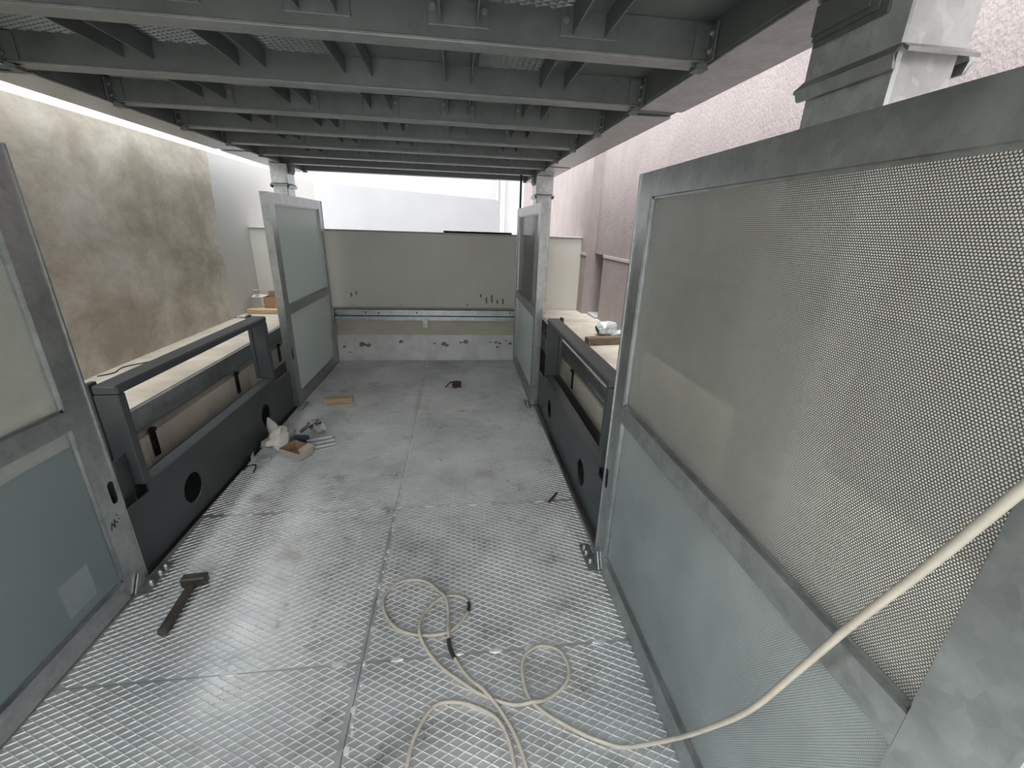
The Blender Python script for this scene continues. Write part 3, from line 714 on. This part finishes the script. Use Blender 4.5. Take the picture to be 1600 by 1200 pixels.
tw = MB(); tw.tube([(-.04, .08, .08), (-.065, .10, .125), (-.082, .11, .16), (-.09, .115, .185)], [.045, .035, .02, .006], 9)
tw.build('bag_corner', PLASTIC, bag, smooth=True)
blue = MB(); Mr = Matrix.Translation((-1.20, 3.085, .040)) @ Matrix.Rotation(math.radians(35), 4, 'Z') @ Matrix.Rotation(math.radians(20), 4, 'Y')
blue.tube([Mr @ Vector((x, 0, 0)) for x in (-.055, -.045, .045, .055)], [.018, .028, .028, .018], 12)
tag(blue.build('anchor_cartridge', mat('dark_blue_plastic', (.03, .04, .07), .35), smooth=True), 'short dark blue plastic cartridge lying on the debris heap', 'cartridge')
# folded bracket plates
def zbracket(cx, cy, rz, label, w=.07, l=.09, tilt=0, z=.004):
    t = MB(); M = Matrix.Translation((cx, cy, z)) @ Matrix.Rotation(math.radians(rz), 4, 'Z') @ Matrix.Rotation(math.radians(tilt), 4, 'X')
    t.box(-l/2, l/2, -w/2, w/2, 0, .004, M); t.box(-l/2, -l/2+.004, -w/2, w/2, .004, .045, M); t.box(l/2-.004, l/2, -w/2, w/2, .004, .025, M)
    return tag(t.build('steel_bracket', ZINC, bevel=.001), label, 'bracket', 'loose steel brackets in the debris heap')
zbracket(-1.40, 2.86, 12, 'shiny folded steel bracket lying left of the torn carton', .07, .11)
zbracket(-1.12, 3.27, 50, 'dull steel bracket standing behind the torn carton', .06, .08, 30, .03)
for i, (cx, cy, rz, lab) in enumerate(((-1.03, 3.02, 22, 'front zinc steel strip sticking out right of the carton'), (-1.05, 3.07, 26, 'middle zinc steel strip right of the carton'), (-1.08, 3.12, 20, 'rear zinc steel strip right of the carton'))):
    t = MB(); M = Matrix.Translation((cx, cy, .004+.005*i)) @ Matrix.Rotation(math.radians(rz), 4, 'Z')
    t.box(-.09, .09, -.016, .016, 0, .004, M); t.box(-.09, .09, -.016, -.012, .004, .016, M)
    tag(t.build('steel_strip', ZINC, bevel=.001), lab, 'strip', 'zinc strips in the debris heap')
tag(MB().tube([(-1.135, 3.15, .012), (-1.135, 3.15, .07), (-1.10, 3.16, .018), (-1.07, 3.16, .018), (-1.065, 3.16, .075)], .004, 6).build('staple', BOLT), 'thin steel U-shaped staple standing behind the carton', 'staple')
for i, (cx, cy, lab) in enumerate(((-1.225, 3.27, 'left black bolt leaning in the debris heap'), (-1.17, 3.33, 'right black bolt leaning in the debris heap'))):
    t = MB(); t.cyl((cx-.04, cy-.02, .016), (cx+.02, cy+.02, .055), .014, 8); t.cyl((cx+.015, cy+.017, .052), (cx+.03, cy+.026, .062), .021, 6)
    tag(t.build('anchor_bolt', STEELD), lab, 'bolt', 'black bolts in the debris heap')

# right ledge: timber, clear roll, far plate
Mt = Matrix.Translation((1.37, 3.70, ZL+.036)) @ Matrix.Rotation(math.radians(9), 4, 'Z')
tag(MB().box(-.22, .22, -.04, .04, -.035, .035, Mt).build('timber_block', DWOOD, bevel=.004), 'dark weathered timber block lying on the right ledge', 'timber')
cl = empty('plastic_roll', (1.47, 4.05, ZL)); tag(cl, 'clear crumpled plastic cup-like roll on the right ledge', 'plastic')
CLR = mat('clear_crinkled_plastic', (.60, .66, .68), .15, .35, var=.3, scale=14)
q = MB(); q.tube([(-.10, -.01, .055), (-.06, -.005, .07), (.02, 0, .075), (.08, .0, .07)], [.045, .068, .07, .062], 14, cap=False); q.build('roll_wall', CLR, cl, smooth=True)
q = MB(); q.cyl((-.02, -.01, .07), (-.012, -.012, .07), .055, 12); q.build('roll_core', BOLT, cl, smooth=True)
link('loose_sheet', blob(.12, -.02, .03, .10, .05, .03, 21, amp=.25), CLR, cl, smooth=True)
# left ledge: cardboard box on a plank, wire, paper scrap
pk = MB().box(-2.30, -1.78, 4.98, 5.07, ZL+.001, ZL+.05)
tag(pk.build('plank', WOOD, bevel=.003), 'pale wooden plank lying on the left ledge under the carton', 'plank')
cb = empty('cardboard_box', (-2.02, 5.16, ZL)); tag(cb, 'open brown cardboard box on the left ledge behind the plank', 'box')
w, d_, h_ = .13, .075, .17
for nm, a in (('box_side', (-w, w, -d_, -d_+.004, 0, h_)), ('box_side', (-w, w, d_-.004, d_, 0, h_+.05)), ('box_side', (-w, -w+.004, -d_, d_, 0, h_)), ('box_side', (w-.004, w, -d_, d_, 0, h_)), ('box_bottom', (-w, w, -d_, d_, 0.001, .005))):
    MB().box(*a).build(nm, CARD, cb)
slab([(-w, -d_, h_), (-w, d_, h_), (-w-.14, d_*.9, h_+.015), (-w-.13, -d_, h_-.005)], (0, 0, 1)).build('box_flap', CARDP, cb)
MB().prism([(-.03, .03), (.13, .0), (.13, .17), (.02, .165)], lambda p, k: (p[0]*.98, -d_-.001-.001*k, p[1])).build('printed_side', CARDP, cb)
pc = blob(-2.24, 5.15, ZL+.215, .05, .03, .02, 4, amp=.2)
pcup = MB(); pcup.tube([(-2.235, 5.14, ZL+.192), (-2.235, 5.14, ZL+.24)], [.02, .026], 12)
tag(pcup.build('paper_cup', WHITE, smooth=True), 'small white cup on the flap of the cardboard box', 'cup')
tag(link('paper_scrap', blob(-2.26, 4.78, ZL+.012, .06, .04, .016, 8, amp=.35), CARDP, smooth=True), 'crumpled pale paper scrap at the foot of the left wall', 'paper')
tag(MB().tube(spline([(-2.30, 2.88, ZL+.004), (-2.25, 2.95, ZL+.004), (-2.27, 3.08, ZL+.004), (-2.16, 3.25, ZL+.004), (-2.10, 3.55, ZL+.004)], 5), .004, 6).build('thin_wire', STEELD, smooth=True), 'thin dark wire lying on the left ledge by the wall', 'wire')
